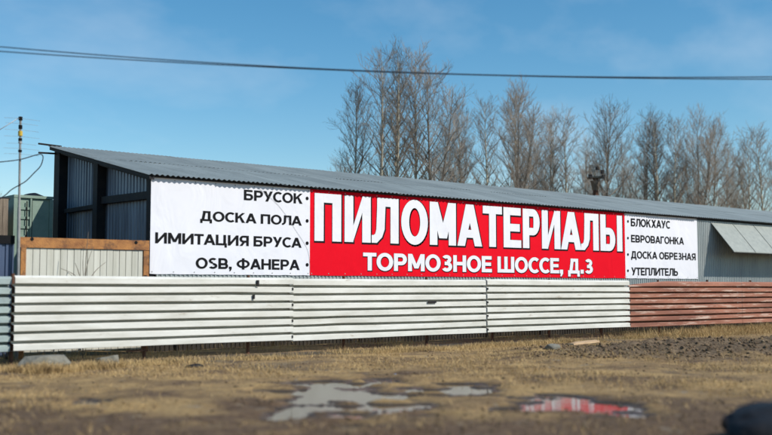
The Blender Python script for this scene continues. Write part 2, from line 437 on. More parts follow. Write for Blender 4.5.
# eave beam and small roof batten ends that stick out behind
bx('eave_beam', 'dark_steel', shed, ROOF_X0 + .05, ROOF_X1, WY - .12, WY + .035, rz(WY) - .075, rz(WY) - .03)
for py in (143.6, 152.6):
    a = on_y(38.5, py, REAR - .1); bxz = a.z
    mb = MB(); mb.tube([(a.x, REAR - .1, bxz), (GXX + .25, REAR + (.1 if py < 150 else -.1), (rz(REAR + .1) + .03) if py < 150 else bxz + .02)], .028, 6); part(mb, 'batten_end', 'dark_steel', shed)
# rear wall and far end
mb = MB(); mb.box(GXX + .3, ROOF_X1 - .3, REAR - .04, REAR, 0, rz(REAR) - .05); part(mb, 'back_wall', 'wall_metal', shed)
mb = MB(); xx = ROOF_X1 - .3
mb.hexa([(xx, WY + .06, 0), (xx + .04, WY + .06, 0), (xx + .04, REAR - .05, 0), (xx, REAR - .05, 0), (xx, WY + .06, rz(WY) - .05), (xx + .04, WY + .06, rz(WY) - .05), (xx + .04, REAR - .05, rz(REAR) - .05), (xx, REAR - .05, rz(REAR) - .05)])
part(mb, 'end_wall', 'wall_metal', shed)
# tilted sheet awning
ax0 = on_y(711, 223.5, WY - .02); az = min(ax0.z, rz(WY) - .12)
d = ray(734, 252); k = ax0.x / d.x
adrop_y, adrop_z = d.y * k, EYE + d.z * k
awn = thing('sheet_awning', 'pale sheet metal awning propped out from the shed wall beside the white price-list banner', 'awning', (ax0.x, WY, az))
awn['label'] = 'pale tilted sheet metal awning hung under the shed eave beside the banner'
px_ = ax0.x; pw = [1.62, 1.62, 1.62, 1.62]
for q, wd in enumerate(pw):
    mb = MB(); a, b = px_, px_ + wd - .015; t = .035; st = .004 * (q % 2)
    mb.hexa([(a, adrop_y, adrop_z - st), (b, adrop_y, adrop_z - st), (b, WY - .03, az - st), (a, WY - .03, az - st), (a, adrop_y, adrop_z + t - st), (b, adrop_y, adrop_z + t - st), (b, WY - .03, az + t - st), (a, WY - .03, az + t - st)])
    sh = part(mb, 'panel', 'awning_metal', awn)
    mb = MB()   # folded seam along the joint
    mb.hexa([(b - .012, adrop_y - .004, adrop_z + t - st), (b + .03, adrop_y - .004, adrop_z + t - st), (b + .03, WY - .03, az + t - st), (b - .012, WY - .03, az + t - st),
             (b - .012, adrop_y - .004, adrop_z + t + .025), (b + .03, adrop_y - .004, adrop_z + t + .025), (b + .03, WY - .03, az + t + .025), (b - .012, WY - .03, az + t + .025)])
    part(mb, 'seam', 'awning_metal', sh)
    px_ += wd
mb = MB(); mb.box(ax0.x, ax0.x + sum(pw), adrop_y + .02, adrop_y + .07, adrop_z - .035, adrop_z - .003); part(mb, 'front_rail', 'dark_steel', awn)

def curve_pts(pts, n=10):
    out = []
    P = [pts[0]] + pts + [pts[-1]]
    for k in range(1, len(P) - 2):
        for j in range(n):
            t = j / n; a, b, c, d = P[k - 1], P[k], P[k + 1], P[k + 2]
            out.append(.5 * ((2 * b) + (c - a) * t + (2 * a - 5 * b + 4 * c - d) * t * t + (3 * b - a - 3 * c + d) * t ** 3))
    out.append(pts[-1]); return out
# ------------------------------------------------------------------ lettering
def rect(x0, y0, x1, y1): return [[(x0, y0), (x1, y0), (x1, y1), (x0, y1)]]
def para(xa, ya, wa, xb, yb, wb=None):
    wb = wa if wb is None else wb
    return [[(xa, ya), (xa + wa, ya), (xb + wb, yb), (xb, yb)]]
def arc(cx, cy, rx, ry, t, h, a0, a1, n=14):
    out = []
    for k in range(n):
        q = [math.radians(a0 + (a1 - a0) * (k + e) / n) for e in (0, 1)]
        out.append([(cx + math.cos(q[0]) * (rx - t), cy + math.sin(q[0]) * (ry - h)), (cx + math.cos(q[0]) * rx, cy + math.sin(q[0]) * ry),
                    (cx + math.cos(q[1]) * rx, cy + math.sin(q[1]) * ry), (cx + math.cos(q[1]) * (rx - t), cy + math.sin(q[1]) * (ry - h))])
    return out
def bowl(w, y0, y1, t, h, x0, n=10):
    ry = (y1 - y0) / 2; rx = min(ry * 1.02, (w - x0) * .62); cx = w - rx
    return [rect(x0, y1 - h, cx, y1), rect(x0, y0, cx, y0 + h), arc(cx, y0 + ry, rx, ry, t, h, -90, 90, n)]
WID = dict(П=.86, И=.92, Л=.88, О=1.0, М=1.05, А=.98, Т=.78, Е=.72, Р=.80, Ы=1.12, С=.82, К=.86, Н=.88, Д=.98, Б=.82, В=.84, У=.86, Ф=1.16, Ш=1.24, Ц=.94, Я=.82, Г=.68, Х=.88, З=.72, Ь=.80, S=.76)
ALIAS = {'O': 'О', 'B': 'В', '3': 'З'}
def glyph(c, w, t, h):
    """strokes: a list of lists of convex polygons in a box w wide and 1 tall"""
    c = ALIAS.get(c, c); S = []
    st = lambda: rect(0, 0, t, 1)
    rs = lambda: rect(w - t, 0, w, 1)
    if c == 'П': S = [st(), rs(), rect(t, 1 - h, w - t, 1)]
    elif c == 'Н': S = [st(), rs(), rect(t, .5 - h / 2, w - t, .5 + h / 2)]
    elif c == 'И': S = [st(), rs(), [[(t, .02), (t, .02 + h * 1.75), (w - t, .98), (w - t, .98 - h * 1.75)]]]
    elif c in 'ЛД':
        b = 0 if c == 'Л' else h
        if c == 'Л':
            S = [rs(), rect(.2 * w, 1 - h, w - t, 1), para(.17 * w, .3, t, .2 * w, 1 - h),
                 [[(.17 * w, .3), (.17 * w + t, .3), (.12 * w + t * .86, .13), (.13 * w, .2)]], [[(.13 * w, .2), (.12 * w + t * .86, .13), (.1 * w + t * .3, .0), (.07 * w, .17)]], [[(0, .0), (.1 * w + t * .3, .0), (.07 * w, .17), (0, .17)]]]
        else:
            S = [rect(0, b * .0, w, h), rect(.22 * w, 1 - h, w - .13 * w, 1), rect(w - t - .13 * w, h, w - .13 * w, 1 - h), para(.12 * w, h, t * 1.02, .22 * w, 1 - h), rect(0, -.2, t * .86, 0), rect(w - t * .86, -.2, w, 0)]
    elif c == 'О': S = [arc(w / 2, .5, w / 2, .515, t, h, 0, 360, 32)]
    elif c == 'М':
        S = [st(), rs(), para(w / 2 - t * .52, .16, t * 1.04, t * .12, 1, t * .95), para(w / 2 - t * .52, .16, t * 1.04, w - t * 1.07, 1, t * .95)]
    elif c == 'А': S = [para(0, 0, t * 1.04, w / 2 - t * .55, 1, t * 1.1), para(w - t * 1.04, 0, t * 1.04, w / 2 - t * .55, 1, t * 1.1), rect(.22 * w, .2, .78 * w, .2 + h)]
    elif c == 'Т': S = [rect(w / 2 - t / 2, 0, w / 2 + t / 2, 1 - h), rect(0, 1 - h, w, 1)]
    elif c == 'Г': S = [st(), rect(t, 1 - h, w, 1)]
    elif c == 'Е': S = [st(), rect(t, 1 - h, w * .98, 1), rect(t, 0, w, h), rect(t, .5 - h / 2, w * .92, .5 + h / 2)]
    elif c == 'Р': S = [st()] + bowl(w, .33, 1, t, h, t)
    elif c == 'Ь': S = [st()] + bowl(w, 0, .64, t, h, t)
    elif c == 'Ы':
        ww = w - t * 1.32; S = [st(), rs()] + bowl(ww, 0, .64, t, h, t)
    elif c == 'Б': S = [st(), rect(t, 1 - h, w * .93, 1)] + bowl(w, 0, .63, t, h, t)
    elif c == 'В': S = [st()] + bowl(w, 0, .54, t, h, t) + bowl(w * .94, .54 - h, 1, t, h, t)
    elif c == 'С': S = [arc(w * .6, .5, w * .6, .515, t, h, 48, 312, 26)]
    elif c == 'З':
        S = [arc(w * .49, .735, w * .44, .265, t * .95, h, -85, 150, 14), arc(w * .5, .30, w * .5, .30, t, h, -150, 88, 14), rect(.3 * w, .6 - h, w * .52, .6)]
    elif c == 'S':
        S = [arc(w * .5, .735, w * .47, .275, t * .95, h, 35, 270, 14), arc(w * .5, .27, w * .5, .275, t, h, -150, 90, 14)]
    elif c == 'К': S = [st(), [[(t, .36), (t, .36 + h * 1.35), (w - t * 1.2, 1), (w - .01, 1)]], [[(t + .12 * w, .56), (t + .30 * w, .68), (w, 0), (w - t * 1.22, 0)]]]
    elif c == 'Х': S = [para(0, 0, t * 1.2, w - t * 1.22, 1), para(w - t * 1.2, 0, t * 1.2, .02, 1)]
    elif c == 'У': S = [para(.20 * w, 0, t * 1.1, w - t * 1.1, 1), [[(0, 1), (t * 1.15, 1), (.62 * w, .34), (.42 * w, .28)]]]
    elif c == 'Ф': S = [rect(w / 2 - t / 2, -.03, w / 2 + t / 2, 1.03), arc(w / 2, .5, w / 2, .40, t * .95, h * .95, 0, 360, 30)]
    elif c == 'Ш': S = [st(), rs(), rect(w / 2 - t / 2, h, w / 2 + t / 2, 1), rect(t, 0, w - t, h)]
    elif c == 'Ц': S = [rect(0, 0, t, 1), rect(w * .92 - t, h, w * .92, 1), rect(t, 0, w, h), rect(w - t * .85, -.2, w, 0)]
    elif c == 'Я':
        S = [[[(w - x, y) for x, y in pl[::-1]] for pl in s] for s in [st()] + bowl(w, .33, 1, t, h, t)]
        S += [[[(0, 0), (t * 1.15, 0), (.62 * w, .36), (.32 * w, .36)]]]
    elif c == '.': S = [rect(0, 0, t * 1.1, t * 1.1)]
    elif c == ',': S = [[[(0, .0), (t * 1.1, 0), (t * 1.1, t), (0, t)]], [[(t * .15, -.2), (t * .6, -.2), (t * 1.1, 0), (t * .3, 0)]]]
    return S
def grow(poly, g):
    n = len(poly); area = sum(poly[k][0] * poly[(k + 1) % n][1] - poly[(k + 1) % n][0] * poly[k][1] for k in range(n))
    if area < 0: poly = poly[::-1]
    cx = sum(p[0] for p in poly) / n; cy = sum(p[1] for p in poly) / n
    out = []
    for k in range(n):
        a, b, c = poly[k - 1], poly[k], poly[(k + 1) % n]
        def nrm(p, q):
            dx, dy = q[0] - p[0], q[1] - p[1]; l = math.hypot(dx, dy) or 1e-6; return (dy / l, -dx / l)
        n1, n2 = nrm(a, b), nrm(b, c)
        bx_, by_ = n1[0] + n2[0], n1[1] + n2[1]; l = bx_ * bx_ + by_ * by_
        s = min(2 / l, 1.6) if l > 1e-6 else 1
        out.append((b[0] + bx_ * g * s, b[1] + by_ * g * s))
    return out
def put(mb, S, ox, oz, sx, sz, Y, g=0.0):
    """strokes at wall position ox, oz, scaled sx, sz (metres); strokes lie fractions of a millimetre apart"""
    for q, s in enumerate(S):
        for pl in s:
            pts = [(ox + x * sx, oz + y * sz) for x, y in pl]
            if g: pts = grow(pts, g)
            else:
                n = len(pts); ar = sum(pts[k][0] * pts[(k + 1) % n][1] - pts[(k + 1) % n][0] * pts[k][1] for k in range(n))
                if ar < 0: pts = pts[::-1]
            mb.poly([(x, Y - .0004 * q, z) for x, z in pts])
def text_line(s, x0, x1, z0, z1, t, h, Y, root, m, gap=.085, shadow=False):
    """one part per character"""
    H = z1 - z0; pos = 0; items = []
    for c in s:
        if c == ' ': pos += .34; continue
        cw = t * 1.1 if c in '.,' else WID.get(ALIAS.get(c, c), .85)
        kn = {'А': .05, 'Т': .035, 'У': .045, 'Л': .03, 'Г': .0, 'С': .02, 'О': .025, 'O': .025}.get(c, 0)
        pos -= kn
        if c == ',': pos -= .02
        items.append((c, pos, cw)); pos += cw + gap - kn
    tot = items[-1][1] + items[-1][2]; sx = (x1 - x0) / tot
    for c, p, cw in items:
        S = glyph(c, cw, t, h); mb = MB()
        put(mb, S, x0 + p * sx, z0, sx, H, Y - (.006 if shadow else 0)); l_ = part(mb, 'letter', m, root)
        if shadow: mb = MB(); put(mb, S, x0 + p * sx + .012, z0 - .012, sx, H, Y, .016); part(mb, 'letter_outline', 'ink', l_)

BY = WY - .038
xa = on_y(150.5, 225, BY).x; xb = on_y(310, 230, BY).x; xc = on_y(625, 245, BY).x; xd = on_y(697.5, 250, BY).x
zt = on_y(150.5, 176, BY).z - .02; zb_ = on_y(150.5, 273.7, BY).z
ztr = on_y(697, 278.7, BY).z
print('BANNER', xa, xb, xc, xd, zb_, zt, ztr, 'roof', rz(WY), 'slope', RS)
zt = rz(WY) - .078
zbl, zbr = zb_, ztr
def zbot(x): return zbl + (zbr - zbl) * (x - xa) / (xd - xa)
def banner(name, label, x0, x1, m):
    t = thing(name, label, 'banner', ((x0 + x1) / 2, BY, zbot(x0)))
    mb = MB(); n = 24
    # slightly sagging cloth edge, real thickness
    f = []
    xs = [x0 + (x1 - x0) * k / n for k in range(n + 1)]
    zz = [zbot(x) - .012 * abs(math.sin(k * 1.1)) for k, x in enumerate(xs)]
    for k in range(n):
        mb.hexa([(xs[k], BY, zz[k]), (xs[k + 1], BY, zz[k + 1]), (xs[k + 1], BY + .012, zz[k + 1]), (xs[k], BY + .012, zz[k]),
                 (xs[k], BY, zt), (xs[k + 1], BY, zt), (xs[k + 1], BY + .012, zt), (xs[k], BY + .012, zt)])
    # drop the inner faces
    mb.f = [q for i, q in enumerate(mb.f) if not ((i % 6 == 3 and i // 6 < n - 1) or (i % 6 == 5 and i // 6 > 0))]
    part(mb, 'sheet', m, t)
    return t
bl = banner('banner', 'white banner listing timber goods with dots to the right, at the shed corner', xa, xb - .004, 'banner_white')
br = banner('banner', 'red banner with huge white lettering and an address line below', xb + .0, xc, 'banner_red')
bw = banner('banner', 'white banner listing goods with dots to the left, beside the awning', xc + .004, xd, 'banner_white')
LY = BY - .006
emb = MB(); emb.tube([(0, 0, 0), (0, -.008, 0)], .016, 8); eye = emb.mesh('eyelet', 'pole_grey')
for t, a, b in ((bl, xa, xb), (br, xb, xc), (bw, xc, xd)):
    n = int((b - a) / .6)
    for k in range(n + 1):
        x = a + .06 + (b - a - .12) * k / n
        link('eyelet', eye, t, (x - t.location.x, 0, zbot(x) + .05 - t.location.z))
        link('eyelet', eye, t, (x - t.location.x, 0, zt - .05 - t.location.z))
mb = MB(); mb.tube(curve_pts([on_y(258, 187.5, BY - .012), on_y(279, 206, BY - .012), on_y(297, 232, BY - .012), on_y(308, 251, BY - .012), on_y(310, 273, BY - .012)], 6), .003, 5)
tag(mb.build('loose_wire', 'pole_grey'), 'thin grey wire hanging slack across the corner of the white list banner', 'wire')
def zline(px, pt, pb): return on_y(px, pb, BY).z, on_y(px, pt, BY).z
def X(px): return on_y(px, 240, BY).x
for s, a, b, pt, pb in (('БРУСОК', 243.4, 302.3, 189.7, 200.2), ('ДОСКА ПОЛА', 199.9, 301.6, 210.8, 220.9), ('ИМИТАЦИЯ БРУСА', 155.1, 301.6, 232.3, 243.3), ('OSB, ФАНЕРА', 196.3, 299.8, 257.6, 268.6)):
    z0, z1 = zline(a + 3, pt, pb)
    text_line(s, X(a), X(b), z0, z1, .225, .195, LY, bl, 'ink')
for py in (198.4, 220.9, 243.2, 264.8):
    c = on_y(307.1, py, BY); mb = MB()
    mb.poly([(c.x + .052 * math.cos(q), LY, c.z + .052 * math.sin(q)) for q in [2 * math.pi * k / 16 for k in range(16)]]); part(mb, 'bullet_dot', 'ink', bl)
for s, a, b, pt, pb in (('БЛОКХАУС', 631, 670.3, 218.4, 226.4), ('ЕВРОВАГОНКА', 631, 683.8, 234.8, 242.3), ('ДОСКА ОБРЕЗНАЯ', 630.7, 695.2, 251, 258.4), ('УТЕПЛИТЕЛЬ', 631, 677.2, 267.4, 275.3)):
    z0, z1 = zline(a + 2, pt, pb)
    text_line(s, X(a), X(b), z0, z1, .225, .195, LY, bw, 'ink')
for py in (221.4, 238.1, 254.5, 270.7):
    c = on_y(627.9, py, BY); mb = MB()
    mb.poly([(c.x + .052 * math.cos(q), LY, c.z + .052 * math.sin(q)) for q in [2 * math.pi * k / 16 for k in range(16)]]); part(mb, 'bullet_dot', 'ink', bw)
big = [('П', 314.2, 341.), ('И', 344.3, 370.5), ('Л', 371.4, 398.4), ('О', 401., 427.7), ('М', 429.6, 455.8), ('А', 457.2, 481.8), ('Т', 482.7, 501.9), ('Е', 503.4, 521.0), ('Р', 522.7, 539.6), ('И', 541.7, 560.2), ('А', 560.7, 581.2), ('Л', 580.8, 598.5), ('Ы', 600.2, 622.1)]
z0a, z1a = zline(320, 193.3, 241.0); z0b, z1b = zline(618, 215.6, 251.3)
for c, a, b in big:
    f = ((a + b) / 2 - 320) / 298.
    z0 = z0a + (z0b - z0a) * f; z1 = z1a + (z1b - z1a) * f
    w_ = (X(b) - X(a)); H = z1 - z0
    S = glyph(c, w_ / H, .235, .19)
    mb = MB(); put(mb, S, X(a), z0, H, H, LY - .006); fr = part(mb, 'letter', 'print_white', br)
    mb = MB(); put(mb, S, X(a) + .022, z0 - .022, H, H, LY, .032); part(mb, 'letter_outline', 'ink', fr)
z0, z1 = zline(366, 252.6, 270.5)
text_line('ТОРМОЗНОЕ ШОССЕ, Д.3', X(363.5), X(592.2), z0, z1, .245, .21, LY, br, 'print_white', .07, True)

# ------------------------------------------------------------------ fence of horizontal ribbed sheets
FY = 21.5; ZT, ZB = 1.885, .265; NR = 8; PT = (ZT - ZB) / NR
fence = thing('sheet_fence', 'low fence of white and rust-red horizontal ribbed steel sheets on rusty posts', 'fence', (7.3, FY, 0))
def XF(px): return on_y(px, 300, FY).x
def ribbed(x0, x1, m, yo=0.0, zo=0.0, fn=None, tilt=0.0):
    prof = []
    for r in range(NR):
        zt_ = ZT - r * PT
        prof += [(zt_ - .012, .100), (zt_ - .040, -.084), (zt_ - .048, -.090), (zt_ - .164, -.092), (zt_ - .170, -.086), (zt_ - .176, .100)]
    prof.append((ZB + .02, .06)); prof[0] = (ZT, -.02)
    mb = MB(); n = max(2, int((x1 - x0) / .28)); q = len(prof)
    for k in range(n + 1):
        x = x0 + (x1 - x0) * k / n
        wob = .006 * math.sin(x * 1.1 + yo * 40)
        for j, (z, y) in enumerate(prof):
            dz = zo + tilt * (x - x0) + .004 * math.sin(x * .9 + j * .35)
            yy = FY + y + yo + wob * (1 + .5 * math.sin(j * .6))
            zz = z + dz
            if fn: yy, zz = fn(x - x0, z, yy, zz)
            mb.v.append((x, yy, zz))
    for k in range(n):
        for j in range(q - 1): mb.f.append((k * q + j, k * q + j + 1, (k + 1) * q + j + 1, (k + 1) * q + j))
    return mb
def dent(cx, cz, r, dp):
    def f(u, z, y, zz):
        q = ((u - cx) / r) ** 2 + ((z - cz) / (r * .45)) ** 2
        return y + dp * math.exp(-q), zz + .3 * dp * math.exp(-q)
    return f
seams = [XF(13.5), XF(290.5), XF(485.5), XF(627.5)]
part(ribbed(seams[0], seams[1] + .04, 'fence_white', 0, fn=dent(5.2, 1.5, .7, .03)), 'sheet', 'fence_white', fence)
part(ribbed(seams[1] - .02, seams[2] + .05, 'fence_white', .03, -.022, tilt=.002, fn=dent(1.6, .7, .6, .03)), 'sheet', 'fence_white', fence)
part(ribbed(seams[2] - .02, seams[3], 'fence_white', -.006, .008), 'sheet', 'fence_white', fence)
def torn(u, z, y, zz):
    if z > ZT - .21 and u < 2.4:
        f = (1 - u / 2.4) ** 1.5; k = (z - (ZT - .21)) / .21
        zz -= .15 * f * k; y += .07 * f * k
    return y, zz
o = part(ribbed(seams[3] + .03, seams[3] + 7.05, 'fence_red', .02, -.01, torn), 'sheet', 'fence_red', fence); o['label'] = 'rust-red painted ribbed sheet'
o = part(ribbed(seams[3] + 7.08, seams[3] + 14.0, 'fence_red', .03, -.01), 'sheet', 'fence_red', fence); o['label'] = 'rust-red painted ribbed sheet'
o = part(ribbed(seams[0] - 7.1, seams[0] - .03, 'fence_pale', .13, -.02), 'sheet', 'fence_pale', fence); o['label'] = 'pale blue-green painted ribbed sheet'
posts = [XF(p) for p in (16, 150, 253, 349, 432, 498, 555, 607, 664, 713)]
posts = [posts[0] - 3.1] + posts + [posts[-1] + 3.0, posts[-1] + 6.0]
for k, x in enumerate(posts):
    g = hz(x, FY + .08); mb = MB()
    top = ZT + .045 + rnd.uniform(-.015, .02)
    if k == 0: top = ZT - .05
    mb.tube([(x + rnd.uniform(-.02, .02), FY + .25, g - .35), (x, FY + .24 + (.06 if k == 0 else 0), top)], .042, 10)
    part(mb, 'post', 'rust_dark', fence)
# loose end of a steel angle, and the dark brackets seen on the white sheets
bx('rail', 'rust_dark', fence, XF(129), XF(150), FY + .06, FY + .10, .165, .20)
a = on_y(257.5, 281, FY - .09)
bx('bracket', 'dark_steel', fence, a.x - .03, a.x + .03, FY - .125, FY - .08, a.z - .13, a.z + .02)
a = on_y(253.5, 295, FY - .09)
bx('bracket', 'dark_steel', fence, a.x - .025, a.x + .025, FY - .12, FY - .08, a.z - .1, a.z + .01)
a = on_y(432, 302, FY - .09)
bx('bracket', 'dark_steel', fence, a.x - .16, a.x + .16, FY - .105, FY - .08, a.z - .03, a.z + .03)
for px in (290.5, 485.5, 627.5):      # joint straps at the seams
    x = XF(px)
    for r in range(1, NR, 2):
        zz = ZT - r * PT - .075
        bx('joint_clip', 'dark_steel', fence, x - .015, x + .02, FY - .108, FY - .07, zz - .035 + rnd.uniform(-.01, .01), zz + .03)

# ------------------------------------------------------------------ rust-framed gate, blue sheet fence, yard behind
GY_ = 23.32
ga, gb = on_y(18, 260, GY_).x, on_y(148.3, 260, GY_).x
gzt = on_y(148, 240.7, GY_).z; gzl = on_y(18, 237, GY_).z
gate = thing('yard_gate', 'white boarded yard gate in a heavy rusty orange steel frame', 'gate', (ga, GY_, 0))
mb = MB(); h = .24
mb.hexa([(ga, GY_ - .05, gzl - h), (gb, GY_ - .05, gzt - h), (gb, GY_ + .09, gzt - h), (ga, GY_ + .09, gzl - h), (ga, GY_ - .05, gzl), (gb, GY_ - .05, gzt), (gb, GY_ + .09, gzt), (ga, GY_ + .09, gzl)])
tb = part(mb, 'top_beam', 'rust', gate)
for px in (32, 136):
    c = on_y(px, 239 if px < 80 else 242.6, GY_ - .05); mb = MB()
    mb.tube([(c.x, GY_ - .058, c.z), (c.x, GY_ - .045, c.z)], .042, 12)
    o = part(mb, 'bolt_hole', 'ink', tb)
for a, b in ((ga + .05, ga + .17), (gb - .145, gb - .003)):
    bx('side_post', 'rust', gate, a, b, GY_ - .047, GY_ + .085, 0, gzl - h - .002)
x = ga + .18; k = 0
while x < gb - .16:
    wd = min(.165, gb - .15 - x)
    bx('board', 'gate_white', gate, x, x + wd - .014, GY_ - .012 + rnd.uniform(-.004, .004), GY_ + .02, .12 + rnd.uniform(-.02, .02), gzl - h - .002)
    x += .165
bx('back_rail', 'dark_steel', gate, ga + .18, gb - .16, GY_ + .03, GY_ + .07, 1.1, 1.2)
bx('back_rail', 'dark_steel', gate, ga + .18, gb - .16, GY_ + .03, GY_ + .07, 2.3, 2.4)
# blue corrugated fence to the left of the gate
bx0, bx1 = ga - 6.2, ga - .09
bf = thing('blue_sheet_fence', 'dark blue corrugated sheet fence with a black top rail left of the gate', 'fence', (bx0, GY_ + .05, 0))
bf['label'] = 'dark blue corrugated sheet fence with a black top rail beside the gate'
prof = corr(7, .15, .03, 'trap'); x = bx0
while x < bx1 - .2:
    mb = MB(); pr = [(min(x + u, bx1), d) for u, d in prof]; nn = len(pr)
    for z in (.05, gzl - .16):
        for u, d in pr: mb.v.append((u, GY_ + .05 - d, z))
    for k in range(nn - 1): mb.f.append((k, k + 1, nn + k + 1, nn + k))
    part(mb, 'sheet', 'blue_sheet', bf); x += 1.05
bx('top_rail', 'ink', bf, bx0, bx1, GY_ - .02, GY_ + .10, gzl - .158, gzl + .03)
for xx in (bx0 + .1, bx0 + 3.0, bx1 - .14): bx('post', 'dark_steel', bf, xx, xx + .1, GY_ + .06, GY_ + .15, 0, gzl - .17)

# green painted metal cabin behind the gate
CYY = 28.6
ca, cb = on_y(13, 215, CYY).x, 10.80; cz = on_y(25, 196, CYY).z
cab = thing('green_metal_cabin', 'tall green painted metal cabin with ribbed doors behind the yard gate', 'cabin', (ca, CYY, 0))
bx('body', 'green_paint', cab, ca, cb, CYY, CYY + 2.4, 0, cz - .06)
c1 = on_y(18.5, 215, CYY).x; c2 = on_y(29.5, 215, CYY).x; c3 = on_y(31.0, 215, CYY).x
for a, b in ((ca - .003, ca + .10), (c1 - .05, c1 + .03), (c2, c3), (cb - .1, cb + .003)): bx('corner_bar', 'green_paint', cab, a, b, CYY - .06, CYY - .002, 0, cz - .07)
bx('top_bar', 'green_paint', cab, ca - .005, cb + .005, CYY - .065, CYY + 2.42, cz - .058, cz + .02)
for k in range(16):
    zz = .35 + k * .27
    if zz < cz - .2:
        bx('rib', 'green_paint', cab, c1 + .035, c2 - .005, CYY - .035, CYY - .002, zz, zz + .07)
for xx in (c2 - .10,):
    mb = MB(); mb.tube([(xx, CYY - .06, .3), (xx, CYY - .06, cz - .15)], .016, 8); part(mb, 'lock_rod', 'dark_steel', cab)
mb = MB(); mb.box(c3 + .01, c3 + .03, CYY - .02, CYY - .002, .3, cz - .12); part(mb, 'door_gap', 'ink', cab)
# dark crumpled tarpaulin on its roof
n = 14; mb = MB(); t0 = on_y(31, 196, CYY).x; t1 = cb - .05
for i in range(n + 1):
    for j in range(9):
        x = t0 + (t1 - t0) * i / n; y = CYY + .1 + 1.7 * j / 8
        e = math.sin(math.pi * i / n) * math.sin(math.pi * j / 8)
        mb.v.append((x, y, cz + .024 + e * (.06 + .16 * vnoise(np.array([x * 4.0]), np.array([y * 2.0]), 3)[0])))
for i in range(n):
    for j in range(8): mb.f.append((i * 9 + j, (i + 1) * 9 + j, (i + 1) * 9 + j + 1, i * 9 + j + 1))
tag(mb.build('tarpaulin', 'black_rubber', None, True), 'dark crumpled tarpaulin lying on the green cabin roof', 'tarpaulin')
# old timber shed at the edge
TY = 27.9
ta, tb2 = on_y(-60, 215, TY).x, on_y(8.3, 215, TY).x; tz = on_y(4, 199, TY).z
ts = thing('timber_shed', 'weathered grey-brown plank shed standing beside the green cabin', 'shed', (ta, TY, 0))
x = ta
while x < tb2 - .05:
    wd = .15 + rnd.uniform(-.015, .02)
    bx('plank', 'wood_old', ts, x, min(x + wd - .012, tb2), TY + rnd.uniform(-.008, .008), TY + .03, .05, tz + rnd.uniform(-.06, .03)); x += wd
bx('side_wall', 'wood_old', ts, tb2 - .03, tb2 + .002, TY + .032, TY + 2.5, .05, tz - .1)
mb = MB(); mb.hexa([(ta - .2, TY + .04, tz + .00), (tb2 + .05, TY + .04, tz), (tb2 + .05, TY + 2.7, tz - .35), (ta - .2, TY + 2.7, tz - .35), (ta - .2, TY + .04, tz + .05), (tb2 + .05, TY + .04, tz + .05), (tb2 + .05, TY + 2.7, tz - .3), (ta - .2, TY + 2.7, tz - .3)])
part(mb, 'roof', 'dark_steel', ts)

# antenna mast with loose cables
AY = 23.15
ab = on_y(18.2, 300, AY); at = on_y(20.6, 116.5, AY)
ant = thing('antenna_mast', 'thin grey antenna mast with yellow band and fine wire aerial by the gate', 'antenna', (ab.x, AY, 0))
def mp_(z): f = z / at.z; return (ab.x + (at.x - ab.x) * f, AY, z)
mb = MB(); mb.tube([mp_(-.3), mp_(at.z * .62)], .036, 10); part(mb, 'mast', 'pole_grey', ant)
mb = MB(); mb.tube([mp_(at.z * .60), mp_(at.z)], .026, 10); part(mb, 'upper_mast', 'pole_grey', ant)
for py, r, hgt, m in ((133.5, .05, .11, 'yellow'), (118.5, .045, .08, 'ink'), (127, .043, .09, 'ink'), (139.5, .043, .06, 'ink'), (142.5, .04, .05, 'pole_grey'), (151, .042, .05, 'ink')):
    z = on_y(20, py, AY).z; mb = MB(); mb.tube([mp_(z - hgt / 2), mp_(z + hgt / 2)], r, 10); part(mb, 'clamp', m, ant)
for py in (119, 124, 130.5, 137, 144, 149, 154.5):
    z = on_y(20, py, AY).z; c = mp_(z); l_ = .32 + .10 * ((py * 7) % 3) / 3
    mb = MB(); mb.tube([(c[0] - l_, AY - .03, z - .01), (c[0], AY - .03, z + .01), (c[0] + l_ + .05, AY - .03, z)], .0032, 5); part(mb, 'aerial_rod', 'pole_grey', ant)
cp = [(-70, 168), (-25, 164.5), (0, 162), (20, 159.5), (36, 155), (41.5, 154.5), (43, 158), (40.5, 166), (34, 173), (26, 181), (19, 185.2), (11, 190), (4, 196), (-14, 207), (-60, 226)]
mb = MB(); mb.tube(curve_pts([on_y(a, b, AY - .06) for a, b in cp]), .012, 6)
tag(mb.build('looped_cable', 'cable_black', None, True), 'black cable looping loosely past the antenna mast', 'cable')
mb = MB(); mb.tube([on_y(19.5, 117.5, AY), on_y(0, 129.5, AY + .4), on_y(-60, 166, AY + 1.6), on_y(-180, 262, AY + 3.5)], .009, 6)
tag(mb.build('white_guy_rope', 'white_rope', None, True), 'thin white rope running down from the antenna mast top', 'rope')

